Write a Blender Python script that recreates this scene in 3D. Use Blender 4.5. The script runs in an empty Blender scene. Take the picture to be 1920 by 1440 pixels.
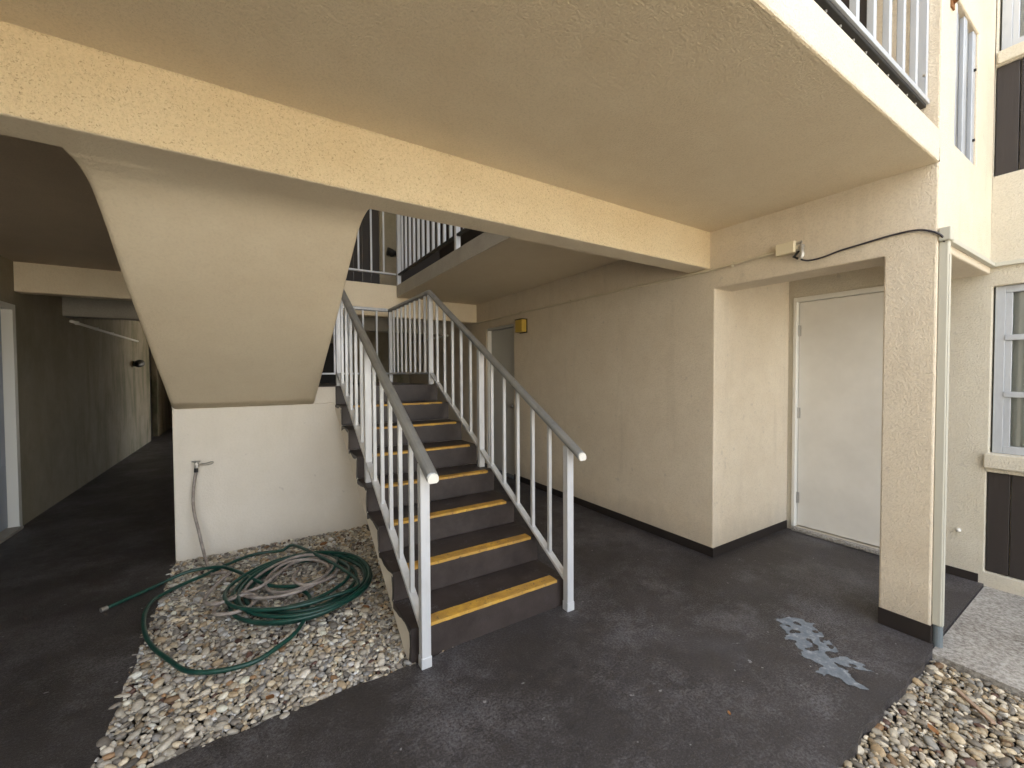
import bpy, bmesh, math, random
import numpy as np
from mathutils import Vector, Matrix
random.seed(7); rng = np.random.default_rng(7)
scene = bpy.context.scene
col = scene.collection
R = math.radians

# ---------------------------------------------------------------- camera, sky, sun, exposure
cam_d = bpy.data.cameras.new('camera'); cam = bpy.data.objects.new('camera', cam_d); col.objects.link(cam)
cam_d.sensor_fit = 'HORIZONTAL'; cam_d.sensor_width = 36.0
cam_d.lens = 779.64 / 1920 * 36.0
cam_d.clip_start = 0.02; cam_d.clip_end = 500
cam.rotation_mode = 'XYZ'
cam.matrix_world = (Matrix.Translation((0, 0, 1.45)) @ Matrix.Rotation(R(-32.167), 4, 'Z')
                    @ Matrix.Rotation(R(90 - 1.391), 4, 'X') @ Matrix.Rotation(R(-0.278), 4, 'Z'))
scene.camera = cam

SUN_EL, SUN_AZ = 66.0, 18.0          # sun stands behind the building: everything in view is in open shade
world = bpy.data.worlds.new('World'); scene.world = world; world.use_nodes = True
wn = world.node_tree.nodes; wl = world.node_tree.links
sky = wn.new('ShaderNodeTexSky'); sky.sky_type = 'NISHITA'; sky.sun_disc = False
sky.sun_elevation = R(SUN_EL); sky.sun_rotation = R(SUN_AZ); sky.dust_density = 3.0; sky.ozone_density = 0.6
hs = wn.new('ShaderNodeHueSaturation'); hs.inputs['Saturation'].default_value = 0.35
wl.new(sky.outputs[0], hs.inputs['Color'])
bg = wn['Background']; bg.inputs['Strength'].default_value = 0.15
wl.new(hs.outputs[0], bg.inputs['Color'])
sun_d = bpy.data.lights.new('sun', 'SUN'); sun_d.energy = 4.5; sun_d.angle = R(0.5); sun_d.color = (1.0, 0.93, 0.82)
sun = bpy.data.objects.new('sun', sun_d); col.objects.link(sun)
d = Vector((math.sin(R(SUN_AZ)) * math.cos(R(SUN_EL)), math.cos(R(SUN_AZ)) * math.cos(R(SUN_EL)), math.sin(R(SUN_EL))))
sun.rotation_euler = (-d).to_track_quat('-Z', 'Y').to_euler()
vs = scene.view_settings
vs.view_transform = 'Standard'; vs.look = 'None'; vs.gamma = 1; vs.use_curve_mapping = False
vs.exposure = 3.05
scene.cycles.max_bounces = 14; scene.cycles.diffuse_bounces = 12

# ---------------------------------------------------------------- materials
def mat(name, c, rough=.6, metal=0.0, spec=None):
    m = bpy.data.materials.new(name); m.use_nodes = True
    b = m.node_tree.nodes['Principled BSDF']
    b.inputs['Base Color'].default_value = (*c, 1); b.inputs['Roughness'].default_value = rough
    b.inputs['Metallic'].default_value = metal
    if spec is not None: b.inputs['Specular IOR Level'].default_value = spec
    return m
class NT:
    def __init__(s, m):
        s.m = m; s.n = m.node_tree.nodes; s.l = m.node_tree.links; s.b = s.n['Principled BSDF']
        g = s.n.new('ShaderNodeNewGeometry'); s.pos = g.outputs['Position']; s.geo = g
    def noise(s, scale, detail=3, rough=.55, vec=None, dist=0, stretch=None):
        t = s.n.new('ShaderNodeTexNoise'); t.inputs['Scale'].default_value = scale
        t.inputs['Detail'].default_value = detail; t.inputs['Roughness'].default_value = rough
        t.inputs['Distortion'].default_value = dist
        v = vec or s.pos
        if stretch:
            mp = s.n.new('ShaderNodeMapping'); mp.inputs['Scale'].default_value = stretch
            s.l.new(v, mp.inputs[0]); v = mp.outputs[0]
        s.l.new(v, t.inputs['Vector']); return t.outputs['Fac']
    def voro(s, scale, feat='F1', out='Distance'):
        t = s.n.new('ShaderNodeTexVoronoi'); t.inputs['Scale'].default_value = scale; t.feature = feat
        s.l.new(s.pos, t.inputs['Vector']); return t.outputs[out]
    def ramp(s, fac, stops):
        r = s.n.new('ShaderNodeValToRGB'); e = r.color_ramp.elements
        while len(e) < len(stops): e.new(.5)
        for i, (p, c) in enumerate(stops):
            e[i].position = p; e[i].color = (c, c, c, 1) if isinstance(c, (int, float)) else (*c, 1)
        s.l.new(fac, r.inputs[0]); return r.outputs[0]
    def mix(s, fac, a, b, mode='MIX'):
        x = s.n.new('ShaderNodeMix'); x.data_type = 'RGBA'; x.blend_type = mode
        for sock, v in ((x.inputs[0], fac), (x.inputs[6], a), (x.inputs[7], b)):
            if isinstance(v, (int, float)): sock.default_value = v
            elif isinstance(v, tuple): sock.default_value = (*v, 1)
            else: s.l.new(v, sock)
        return x.outputs[2]
    def math(s, op, a, b=None, c=None):
        x = s.n.new('ShaderNodeMath'); x.operation = op
        for i, v in enumerate((a, b, c)):
            if v is None: continue
            if isinstance(v, (int, float)): x.inputs[i].default_value = v
            else: s.l.new(v, x.inputs[i])
        return x.outputs[0]
    def sep(s):
        x = s.n.new('ShaderNodeSeparateXYZ'); s.l.new(s.pos, x.inputs[0]); return x.outputs
    def bump(s, h, strength=.5, dist=.01, prev=None):
        x = s.n.new('ShaderNodeBump'); x.inputs['Strength'].default_value = strength
        x.inputs['Distance'].default_value = dist; s.l.new(h, x.inputs['Height'])
        if prev: s.l.new(prev, x.inputs['Normal'])
        s.l.new(x.outputs[0], s.b.inputs['Normal']); return x.outputs[0]
    def color(s, c): s.l.new(c, s.b.inputs['Base Color'])
    def roughness(s, c): s.l.new(c, s.b.inputs['Roughness'])

def stucco(name, c, c2, bump=.6, pits=.0, scale=1.0, dirt=0.0, algae=0.0, hollow_shade=.26):
    m = mat(name, c, .85, spec=.25); t = NT(m)
    big = t.noise(1.3, 4, .6); mid = t.noise(7, 4, .6)
    v = t.ramp(t.math('ADD', t.math('MULTIPLY', big, .6), t.math('MULTIPLY', mid, .4)), [(.35, c2), (.62, c)])
    lump = t.noise(105 * scale, 3, .6, dist=.5); fine = t.noise(210 * scale, 2, .6)
    v = t.mix(t.ramp(lump, [(.34, hollow_shade), (.54, 0.0)]), v, tuple(q * .62 for q in c2))  # hollows darkened in colour, standing in for relief shading
    if pits:
        p = t.ramp(t.noise(120, 2, .55, dist=1.2), [(.33, 1.0), (.40, 0.0)])
        v = t.mix(t.math('MULTIPLY', p, pits), v, (.24, .16, .08))  # small cavities drawn as dark colour, their shade included
        p = t.ramp(t.noise(34, 2, .5), [(.24, 1.0), (.27, 0.0)])
        v = t.mix(t.math('MULTIPLY', p, .6), v, (.16, .10, .06))
    if pits:
        zz = t.sep()[2]
        tp_ = t.ramp(t.math('ADD', t.math('SUBTRACT', zz, 2.5), t.math('MULTIPLY', t.noise(4, 6, .8), .05)), [(.058, 0.0), (.085, .6)])
        v = t.mix(tp_, v, (.30, .22, .12))
    if dirt:
        z = t.sep()[2]
        lo = t.ramp(t.math('ADD', z, t.math('MULTIPLY', t.noise(5, 4, .6, stretch=(1, 1, .5)), .35)), [(.16, 1.0), (.45, 0.0)])
        v = t.mix(t.math('MULTIPLY', lo, dirt), v, (.30, .26, .21))
        st = t.ramp(t.noise(6, 5, .65, stretch=(1, 1, .12)), [(.55, 0.0), (.75, 1.0)])
        v = t.mix(t.math('MULTIPLY', st, dirt * .35), v, (.34, .29, .22))
        scf = t.ramp(t.noise(16, 3, .5), [(.69, 0.0), (.73, 1.0)])
        v = t.mix(t.math('MULTIPLY', scf, .25), v, (.36, .33, .3))
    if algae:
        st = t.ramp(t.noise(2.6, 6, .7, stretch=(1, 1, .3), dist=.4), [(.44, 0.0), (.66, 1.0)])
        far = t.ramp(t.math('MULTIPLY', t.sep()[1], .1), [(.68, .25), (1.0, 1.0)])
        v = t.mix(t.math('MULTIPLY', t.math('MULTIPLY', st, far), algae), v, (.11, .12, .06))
    t.color(v)
    h = t.math('ADD', lump, t.math('MULTIPLY', fine, .35))
    t.bump(h, min(1, bump), .011)
    return m
M_wall = stucco('wall_stucco', (.73, .65, .52), (.67, .58, .45), .65, dirt=.55)
M_block = stucco('landing_wall_stucco', (.82, .77, .69), (.78, .73, .64), .2, scale=.6, dirt=.2, hollow_shade=.07)  # lighter than the hall wall, to hold the stronger front light
M_trim = stucco('front_beam_stucco', (.72, .60, .40), (.67, .54, .34), .8, pits=.5)  # same cream paint as the walls; yellow bounce light put into the colour
M_ceil = stucco('ceiling_stucco', (.76, .66, .49), (.71, .60, .43), .55, scale=1.1)  # wall cream again, with the yellow of bounced light mixed in
M_soffit = stucco('stair_soffit_stucco', (.77, .68, .52), (.73, .63, .47), .4, scale=.7, hollow_shade=.12)  # bounce tint between wall and ceiling, put into the colour
M_fac = stucco('facade_stucco', (.66, .62, .52), (.61, .56, .45), .8, dirt=.2)
M_dark = stucco('shaded_corridor_stucco', (.38, .33, .25), (.30, .27, .20), .5, algae=.8)  # base colour lowered to deepen the corridor's shade
M_corr = stucco('corridor_ceiling_stucco', (.62, .52, .40), (.56, .47, .36), .5)
M_fascia = stucco('shade_grey_stucco', (.42, .40, .35), (.34, .32, .28), .4, dirt=0)  # grey holds the shade of the slab fascia; rear beam and trims share it

def floor_mat():
    m = mat('dark_floor_paint', (.05, .045, .045), .5, spec=.5); t = NT(m)
    a = t.noise(1.1, 5, .6); b = t.noise(5, 6, .7, dist=.4); g = t.noise(85, 4, .75); g2 = t.noise(230, 2, .6)
    basec = t.ramp(t.math('ADD', t.math('MULTIPLY', a, .55), t.math('MULTIPLY', b, .45)),
                   [(.36, (.022, .018, .017)), (.52, (.038, .032, .031)), (.66, (.058, .053, .056))])
    wear = t.ramp(t.math('ADD', t.math('ADD', t.math('MULTIPLY', t.noise(2.0, 4, .6), .34), t.math('MULTIPLY', t.noise(11, 8, .85, dist=.5), .34)), t.math('MULTIPLY', g, .34)), [(.50, 0.0), (.60, 1.0)])
    c = t.mix(t.math('MULTIPLY', wear, .75), basec, (.145, .138, .147))
    c = t.mix(t.ramp(g, [(.40, .55), (.52, 0.0)]), c, (.020, .017, .017))
    c = t.mix(t.math('MULTIPLY', t.ramp(t.noise(150, 3, .8), [(.55, 0.0), (.66, 1.0)]), t.ramp(t.noise(1.7, 3, .6), [(.38, .12), (.62, .60)])), c, (.19, .185, .20))
    spk = t.ramp(g2, [(.60, 0.0), (.70, 1.0)])
    c = t.mix(t.math('MULTIPLY', spk, .5), c, (.22, .21, .21))
    fl = t.ramp(t.noise(24, 2, .5), [(.735, 0.0), (.75, 1.0)])
    c = t.mix(t.math('MULTIPLY', fl, .6), c, (.35, .35, .36))
    t.color(c)
    t.roughness(t.ramp(t.math('ADD', t.math('MULTIPLY', b, .5), t.math('MULTIPLY', a, .5)), [(.35, .36), (.65, .62)]))
    t.bump(t.math('ADD', g, t.math('MULTIPLY', g2, .5)), .7, .010)
    return m
M_floor = floor_mat()
def step_mat():
    m = mat('brown_step_paint', (.055, .042, .038), .5); t = NT(m)
    b = t.noise(6, 5, .65); g = t.noise(150, 3, .6)
    c = t.ramp(b, [(.35, (.026, .019, .017)), (.7, (.052, .040, .037))])
    ss = t.ramp(t.math('ADD', t.math('MULTIPLY', t.noise(9, 5, .7), .6), t.math('MULTIPLY', g, .4)), [(.56, 0.0), (.7, 1.0)])
    up = t.n.new('ShaderNodeSeparateXYZ'); t.l.new(t.geo.outputs['Normal'], up.inputs[0])
    c = t.mix(t.math('MULTIPLY', t.math('MULTIPLY', ss, .8), t.math('MAXIMUM', up.outputs[2], .12)), c, (.19, .19, .21))
    t.color(c); t.bump(g, .35, .003)
    return m
M_step = step_mat()
def nose_mat():
    m = mat('yellow_nosing', (.62, .36, .04), .6); t = NT(m)
    c = t.ramp(t.noise(14, 5, .7), [(.3, (.42, .22, .03)), (.6, (.68, .40, .05)), (.8, (.75, .52, .14))])
    w = t.ramp(t.noise(38, 4, .75), [(.58, 0.0), (.68, .9)])
    c = t.mix(t.ramp(t.noise(5, 4, .7), [(.42, .55), (.66, 0.0)]), c, (.30, .17, .06))
    t.color(t.mix(w, c, (.10, .07, .05)))
    t.bump(t.voro(160), .6, .003)
    return m
M_nose = nose_mat()
def metal_mat(name, c, rough, metal):
    m = mat(name, c, rough, metal); t = NT(m)
    n = t.noise(9, 5, .65, stretch=(1, 1, .25))
    t.color(t.mix(t.ramp(n, [(.45, 0.0), (.75, .55)]), c, tuple(x * .62 for x in c)))
    t.roughness(t.ramp(n, [(.3, rough - .08), (.7, rough + .12)]))
    return m
M_alu = metal_mat('white_aluminium', (.60, .62, .65), .40, .2)
M_rail = metal_mat('handrail_aluminium', (.30, .31, .31), .36, .45)
M_balc = metal_mat('sky_tinted_aluminium', (.50, .53, .57), .4, .25)  # bluish cast of the sky put into the metal colour
M_dkmetal = mat('dark_metal', (.03, .03, .03), .5, .5)
M_base = mat('brown_black_skirting_paint', (.022, .017, .015), .5)
M_door = mat('pale_grey_door_paint', (.62, .61, .58), .55)
nt = NT(M_door); nt.color(nt.ramp(nt.noise(3, 4, .6), [(.35, (.67, .65, .60)), (.65, (.74, .72, .67))]))
M_frame = mat('white_frame_paint', (.72, .71, .66), .45)
M_hinge = mat('steel_hinge', (.45, .44, .42), .4, .8)
M_grey_door = mat('grey_door_paint', (.50, .50, .47), .55)
M_bluedoor = mat('blue_grey_door_paint', (.30, .34, .40), .45)
M_brown = mat('dark_brown_board_paint', (.028, .022, .020), .55)
nt = NT(M_brown); nt.bump(nt.noise(60, 4, .6, stretch=(1, 1, .06)), .4, .004)
M_gold = mat('tarnished_gold_glass', (.50, .34, .05), .4)
M_box = mat('beige_plastic', (.72, .64, .46), .5)
M_cond = mat('beige_painted_conduit', (.62, .55, .41), .5)
M_chan = mat('pale_grey_pvc_channel', (.50, .49, .42), .5)
M_pipe = mat('blue_grey_pvc', (.14, .17, .19), .45)
M_black = mat('black_cable_rubber', (.035, .03, .035), .4)
M_green = mat('green_hose_rubber', (.008, .055, .040), .38)
nt = NT(M_green); nt.color(nt.ramp(nt.noise(14, 4, .7), [(.3, (.007, .032, .026)), (.55, (.008, .060, .045)), (.75, (.035, .06, .05))]))
M_ghose = mat('grey_hose_rubber', (.27, .235, .21), .55)
nt = NT(M_ghose); nt.color(nt.ramp(nt.noise(16, 4, .7), [(.3, (.17, .14, .125)), (.7, (.42, .375, .34))]))
M_wood = mat('weathered_wood', (.34, .24, .17), .8)
M_leaf = mat('dry_leaf', (.22, .10, .035), .8)
M_curtain = mat('pale_curtain_fabric', (.82, .82, .80), .9)
def glass_mat(name, tint=(.6, .65, .66), f=.35):
    m = bpy.data.materials.new(name); m.use_nodes = True; n = m.node_tree.nodes; l = m.node_tree.links
    n.remove(n['Principled BSDF'])
    tr = n.new('ShaderNodeBsdfTransparent'); tr.inputs[0].default_value = (*tint, 1)
    gl = n.new('ShaderNodeBsdfGlossy'); gl.inputs['Roughness'].default_value = .03
    fr = n.new('ShaderNodeFresnel'); fr.inputs[0].default_value = 1.5
    ad = n.new('ShaderNodeMath'); ad.operation = 'ADD'; ad.inputs[1].default_value = .05; l.new(fr.outputs[0], ad.inputs[0])
    mx = n.new('ShaderNodeMixShader'); l.new(ad.outputs[0], mx.inputs[0]); l.new(tr.outputs[0], mx.inputs[1]); l.new(gl.outputs[0], mx.inputs[2])
    l.new(mx.outputs[0], n['Material Output'].inputs[0]); return m
M_glass = glass_mat('window_glass', (.82, .85, .86))
def pebble_mat():
    m = mat('pebble_stone', (.4, .37, .32), .6); t = NT(m)
    a = t.n.new('ShaderNodeAttribute'); a.attribute_name = 'stone_colour'
    n = t.noise(90, 4, .65)
    t.color(t.mix(.4, a.outputs['Color'], t.mix(t.ramp(n, [(.35, 0.0), (.65, 1.0)]), (.35, .33, .30), (1.0, 1.0, 1.0)), 'MULTIPLY'))
    t.bump(n, .25, .003); return m
M_pebble = pebble_mat()
def soil_mat():
    m = mat('dark_soil', (.045, .036, .027), .95); t = NT(m)
    t.color(t.ramp(t.noise(60, 5, .7), [(.35, (.018, .014, .011)), (.7, (.06, .048, .035))]))
    t.bump(t.noise(90, 4, .7), .8, .02); return m
M_soil = soil_mat()
def agg_mat():
    m = mat('exposed_aggregate_concrete', (.3, .28, .25), .85); t = NT(m)
    c = t.ramp(t.voro(75, 'F1', 'Color') if False else t.noise(58, 4, .75), [(.38, (.09, .065, .05)), (.48, (.26, .235, .205)), (.60, (.46, .44, .40))])
    c = t.mix(.45, c, t.ramp(t.noise(2.2, 5, .7), [(.35, (.18, .17, .15)), (.65, (.40, .39, .36))]))
    t.color(c); t.bump(t.noise(110, 3, .6), .6, .004); return m
M_agg = agg_mat()
def patch_mat():
    m = mat('bare_concrete', (.24, .27, .30), .7); t = NT(m)
    t.color(t.ramp(t.noise(26, 5, .7), [(.3, (.11, .13, .15)), (.55, (.165, .19, .215)), (.70, (.32, .335, .345))])); t.bump(t.noise(120, 3, .6), .3, .003); return m
M_patch = patch_mat()
def lawn_mat():
    m = mat('pale_bounce_ground', (.30, .28, .2), .95); t = NT(m)
    t.color(t.ramp(t.noise(.6, 6, .7), [(.35, (.44, .40, .32)), (.65, (.54, .49, .40))])); return m  # unseen ground, tone raised to bounce more light under the slab
M_ground = lawn_mat()

# ---------------------------------------------------------------- helpers
def link(o, parent=None):
    col.objects.link(o)
    if parent: o.parent = parent
    return o
def tag(o, label=None, cat=None, group=None, kind=None):
    if label: o['label'] = label
    if cat: o['category'] = cat
    if group: o['group'] = group
    if kind: o['kind'] = kind
    return o
def empty(name, loc=(0, 0, 0)):
    o = bpy.data.objects.new(name, None); o.location = loc; o.empty_display_size = .1; col.objects.link(o); return o
def mesh(name, verts, faces, m, parent=None, bevel=0, smooth=False, seg=2, origin=None):
    me = bpy.data.meshes.new(name)
    v = [Vector(p) for p in verts]
    o = bpy.data.objects.new(name, me)
    off = Vector((0, 0, 0))
    if parent is not None: off = Vector(parent.get('_org', (0, 0, 0)))
    elif origin is not None: off = Vector(origin); o.location = off
    me.from_pydata([p - off for p in v], [], faces); me.materials.append(m)
    if smooth:
        for p in me.polygons: p.use_smooth = True
    link(o, parent)
    if bevel:
        b = o.modifiers.new('edge_wear', 'BEVEL'); b.width = bevel; b.segments = seg; b.limit_method = 'ANGLE'; b.angle_limit = R(35)
        b.harden_normals = False
    return o
def thing(name, label, cat, loc=(0, 0, 0), group=None):
    o = empty(name, loc); o['_org'] = tuple(loc); return tag(o, label, cat, group)
class G:
    def __init__(s): s.v = []; s.f = []
    def add(s, v, f):
        b = len(s.v); s.v += [tuple(p) for p in v]; s.f += [tuple(i + b for i in q) for q in f]; return s
    def box(s, x0, x1, y0, y1, z0, z1):
        x0, x1 = sorted((x0, x1)); y0, y1 = sorted((y0, y1)); z0, z1 = sorted((z0, z1))
        v = [(x, y, z) for z in (z0, z1) for y in (y0, y1) for x in (x0, x1)]
        return s.add(v, [(0, 2, 3, 1), (4, 5, 7, 6), (0, 1, 5, 4), (2, 6, 7, 3), (0, 4, 6, 2), (1, 3, 7, 5)])
    def extr(s, prof, path_a, path_b, conv):
        """profile list of (u,w); conv(u,w,t)->xyz for ends a,b"""
        n = len(prof); v = [conv(u, w, path_a) for u, w in prof] + [conv(u, w, path_b) for u, w in prof]
        f = [(i, (i + 1) % n, n + (i + 1) % n, n + i) for i in range(n)] + [tuple(range(n))[::-1], tuple(range(n, 2 * n))]
        return s.add(v, f)
    def tube(s, pts, r, n=8, caps=True):
        pts = [Vector(p) for p in pts]; rings = []
        up = Vector((0, 0, 1)); prev = None
        for i, p in enumerate(pts):
            t = (pts[min(i + 1, len(pts) - 1)] - pts[max(i - 1, 0)]).normalized()
            if prev is None:
                a = t.cross(up if abs(t.z) < .9 else Vector((1, 0, 0))).normalized()
            else:
                a = (prev - t * prev.dot(t)).normalized()
            prev = a; b = t.cross(a)
            rr = r[i] if isinstance(r, (list, tuple)) else r
            rings.append([p + a * (rr * math.cos(2 * math.pi * k / n)) + b * (rr * math.sin(2 * math.pi * k / n)) for k in range(n)])
        v = [q for g in rings for q in g]
        f = [(i * n + k, i * n + (k + 1) % n, (i + 1) * n + (k + 1) % n, (i + 1) * n + k) for i in range(len(pts) - 1) for k in range(n)]
        if caps: f += [tuple(range(n))[::-1], tuple((len(pts) - 1) * n + k for k in range(n))]
        return s.add(v, f)
    def build(s, name, m, parent=None, bevel=0, smooth=False, seg=2, origin=None):
        o = mesh(name, s.v, s.f, m, parent, bevel, smooth, seg, origin)
        bm = bmesh.new(); bm.from_mesh(o.data); bmesh.ops.recalc_face_normals(bm, faces=bm.faces); bm.to_mesh(o.data); bm.free()
        return o
def box(name, x0, x1, y0, y1, z0, z1, m, parent=None, bevel=.002, origin=None):
    return G().box(x0, x1, y0, y1, z0, z1).build(name, m, parent, bevel, origin=origin)
def catmull(pts, n=8):
    p = [Vector(q) for q in pts]; p = [p[0] * 2 - p[1]] + p + [p[-1] * 2 - p[-2]]; out = []
    for i in range(1, len(p) - 2):
        for k in range(n):
            t = k / n
            out.append(.5 * ((2 * p[i]) + (p[i + 1] - p[i - 1]) * t + (2 * p[i - 1] - 5 * p[i] + 4 * p[i + 1] - p[i + 2]) * t * t
                             + (-p[i - 1] + 3 * p[i] - 3 * p[i + 1] + p[i + 2]) * t ** 3))
    out.append(p[-2]); return out

# ---------------------------------------------------------------- masonry as one welded solid, split by element
BX = []
def add(n, x0, x1, y0, y1, z0, z1): BX.append((n, x0, x1, y0, y1, z0, z1))
def cut(x0, x1, y0, y1, z0, z1): BX.append((None, x0, x1, y0, y1, z0, z1))
XW, XF, XA, XL, XS = 3.052, 4.22, 1.784, -1.893, -.52
YF, YP, YC, YB, YB2, YX = .667, .885, 1.90, 1.94, 2.12, 5.90
ZC, ZT = 2.544, 2.71
LOW = -.3
# solid building masses first
add('left_corridor_wall', -6, XL, YF, 12.1, LOW, ZT)
add('left_corridor_wall', -6, XL - .15, 12.1, 12.95, LOW, ZT)
add('left_corridor_wall', -6, XL, 12.95, 17, LOW, ZT)
cut(XL - .12, XL, 4.995, 5.875, 0, 2.13)
add('entry_ceiling', -6, XW, YF, YB2, ZC, ZT)
add('front_beam', -6, XW, YB, YB2, 2.262, ZC)
cut(-6, -5.9, YB, YB2, 2.262, ZC)
add('walkway_ceiling', XA, XW, YB2, YX, ZC, ZT)
add('corridor_ceiling', XL, -.56, YB2, YX, ZC, ZT)
add('cross_beam', XL, XW, YX, YX + .16, 2.262, ZT)
add('rear_ceiling', XL, XW, YX + .16, 17, ZC, ZT)
add('rear_beam', XL, XW, 7.1, 7.26, 2.17, ZC)
add('stair_hall_wall', XW, 3.35, YP, 13, LOW, ZC)
add('upper_walkway_wall', XW, 3.35, YP, 13, ZC, 5.25)
add('stair_hall_wall', XW, XF, YC, 2.1, LOW, ZC)
add('stair_hall_wall', XW, 3.3, YP, YC, 2.104, ZC)
cut(XW, 3.35, YP, YC, LOW, 2.104)
cut(3.3, 3.35, YP, YC, 2.104, ZC)
cut(XW, XW + .115, 4.80, 5.58, 0, 2.14)
add('alcove_ceiling', 3.3, XF, YP, YC, ZC, ZT)
add('porch_pillar', XW, 3.285, YF, YP, LOW, 2.104)
add('facade_header', XW, XF, YF, YP, 2.104, 5.25)
add('facade_header', XW, 3.35, YP, .95, ZT, 5.25)
cut(3.311, 3.80, YF, YP, ZT, 3.51)
add('alcove_upper_room', 3.35, XF, YP + .6, 2.1, ZT, 5.25)
add('window_wall', XF, 4.55, -6, 2.1, LOW, 5.25)
cut(XF, XF + .11, 1.02, 1.86, .035, 2.13)
cut(XF, XF + .10, -.90, .655, .90, 2.02)
cut(XF, XF + .05, -.90, .665, .085, .77)
cut(XF, XF + .10, -.90, .655, 3.56, 4.70)
cut(XF, XF + .05, -.90, .665, 2.75, 3.47)
add('landing_wall', XS, 1.60, 4.125, 5.78, LOW, 1.19)
add('rear_wall', -.3, XW, 9.2, 9.4, LOW, ZC)
cut(.9, 1.75, 9.2, 9.4, 0, 2.1)
add('rear_wall', -.3, -.1, 9.4, 11.2, LOW, ZC)  # unseen side and end walls from here, added to keep daylight out
add('rear_wall', -.3, -.1, 13.2, 17, LOW, ZC)
add('rear_wall', XL, -.1, 17, 17.2, LOW, ZC)
add('added_wing_wall', -6, XL, -6, YF, LOW, 5.25)  # unseen wall added to cut the light on the left
add('upper_rear_wall', 1.95, 2.32, 7.4, 7.55, ZT, 5.25)
add('upper_passage_end', 2.32, XW, 7.4, 7.55, ZT, 5.25)
add('upper_rear_wall', -6, .2, 7.4, 7.55, ZT, 5.25)
add('flat_roof', -6, 4.55, .1, 17, 5.25, 5.42)
add('upper_side_wall', -6, XL, YF, 12.1, ZT, 5.25)
STRUCT = {
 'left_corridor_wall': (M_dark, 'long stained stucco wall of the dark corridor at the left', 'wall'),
 'entry_ceiling': (M_ceil, 'cream stucco balcony slab overhead with a pale outer edge', 'ceiling'),
 'front_beam': (M_trim, 'cream stucco beam, yellow bounce light put into its colour, crossing above the stairs', 'beam'),
 'walkway_ceiling': (M_soffit, 'shaded slab over the right hand walkway behind the front beam', 'ceiling'),
 'corridor_ceiling': (M_corr, 'brown shadowed ceiling over the left corridor', 'ceiling'),
 'cross_beam': (M_soffit, 'cream cross beam at the far side of the stairwell behind the landing rail', 'beam'),
 'rear_ceiling': (M_corr, 'dark ceiling of the rear passage beyond the cross beam', 'ceiling'),
 'rear_beam': (M_fascia, 'greyish beam deeper in the passage behind the cream cross beam', 'beam'),
 'stair_hall_wall': (M_wall, 'long cream stucco wall right of the stairs, turning into the door alcove', 'wall'),
 'upper_walkway_wall': (M_brown, 'dark upper storey wall behind the white stairwell balusters', 'wall'),
 'alcove_ceiling': (M_ceil, 'ceiling of the alcove in front of the pale door', 'ceiling'),
 'porch_pillar': (M_wall, 'rough cream stucco pillar right of the alcove with a dark painted foot', 'pillar'),
 'facade_header': (M_wall, 'pale cream wall above the pillar with a barred opening beside the balcony', 'wall'),
 'alcove_upper_room': (M_brown, 'dark wall behind the barred opening over the pillar', 'wall'),
 'window_wall': (M_fac, 'cream stucco facade at the right edge holding the windows and brown panels', 'wall'),
 'landing_wall': (M_block, 'smooth off white wall under the stair landing with the garden tap', 'wall'),
 'rear_wall': (M_dark, 'mildewed wall closing the passage behind the stair landing, plus unseen walls added to darken the corridor', 'wall'),
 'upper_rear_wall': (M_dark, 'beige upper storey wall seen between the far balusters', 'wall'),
 'added_wing_wall': (M_fac, 'unseen cream wing wall left of the entry, added to cut light', 'wall'),
 'upper_passage_end': (M_brown, 'dark end wall of the upper walkway behind the side balusters', 'wall'),
 'flat_roof': (M_ceil, 'flat roof slab over the upper storey', 'roof'),
 'upper_side_wall': (M_wall, 'upper storey wall above the left corridor', 'wall'),
}
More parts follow.
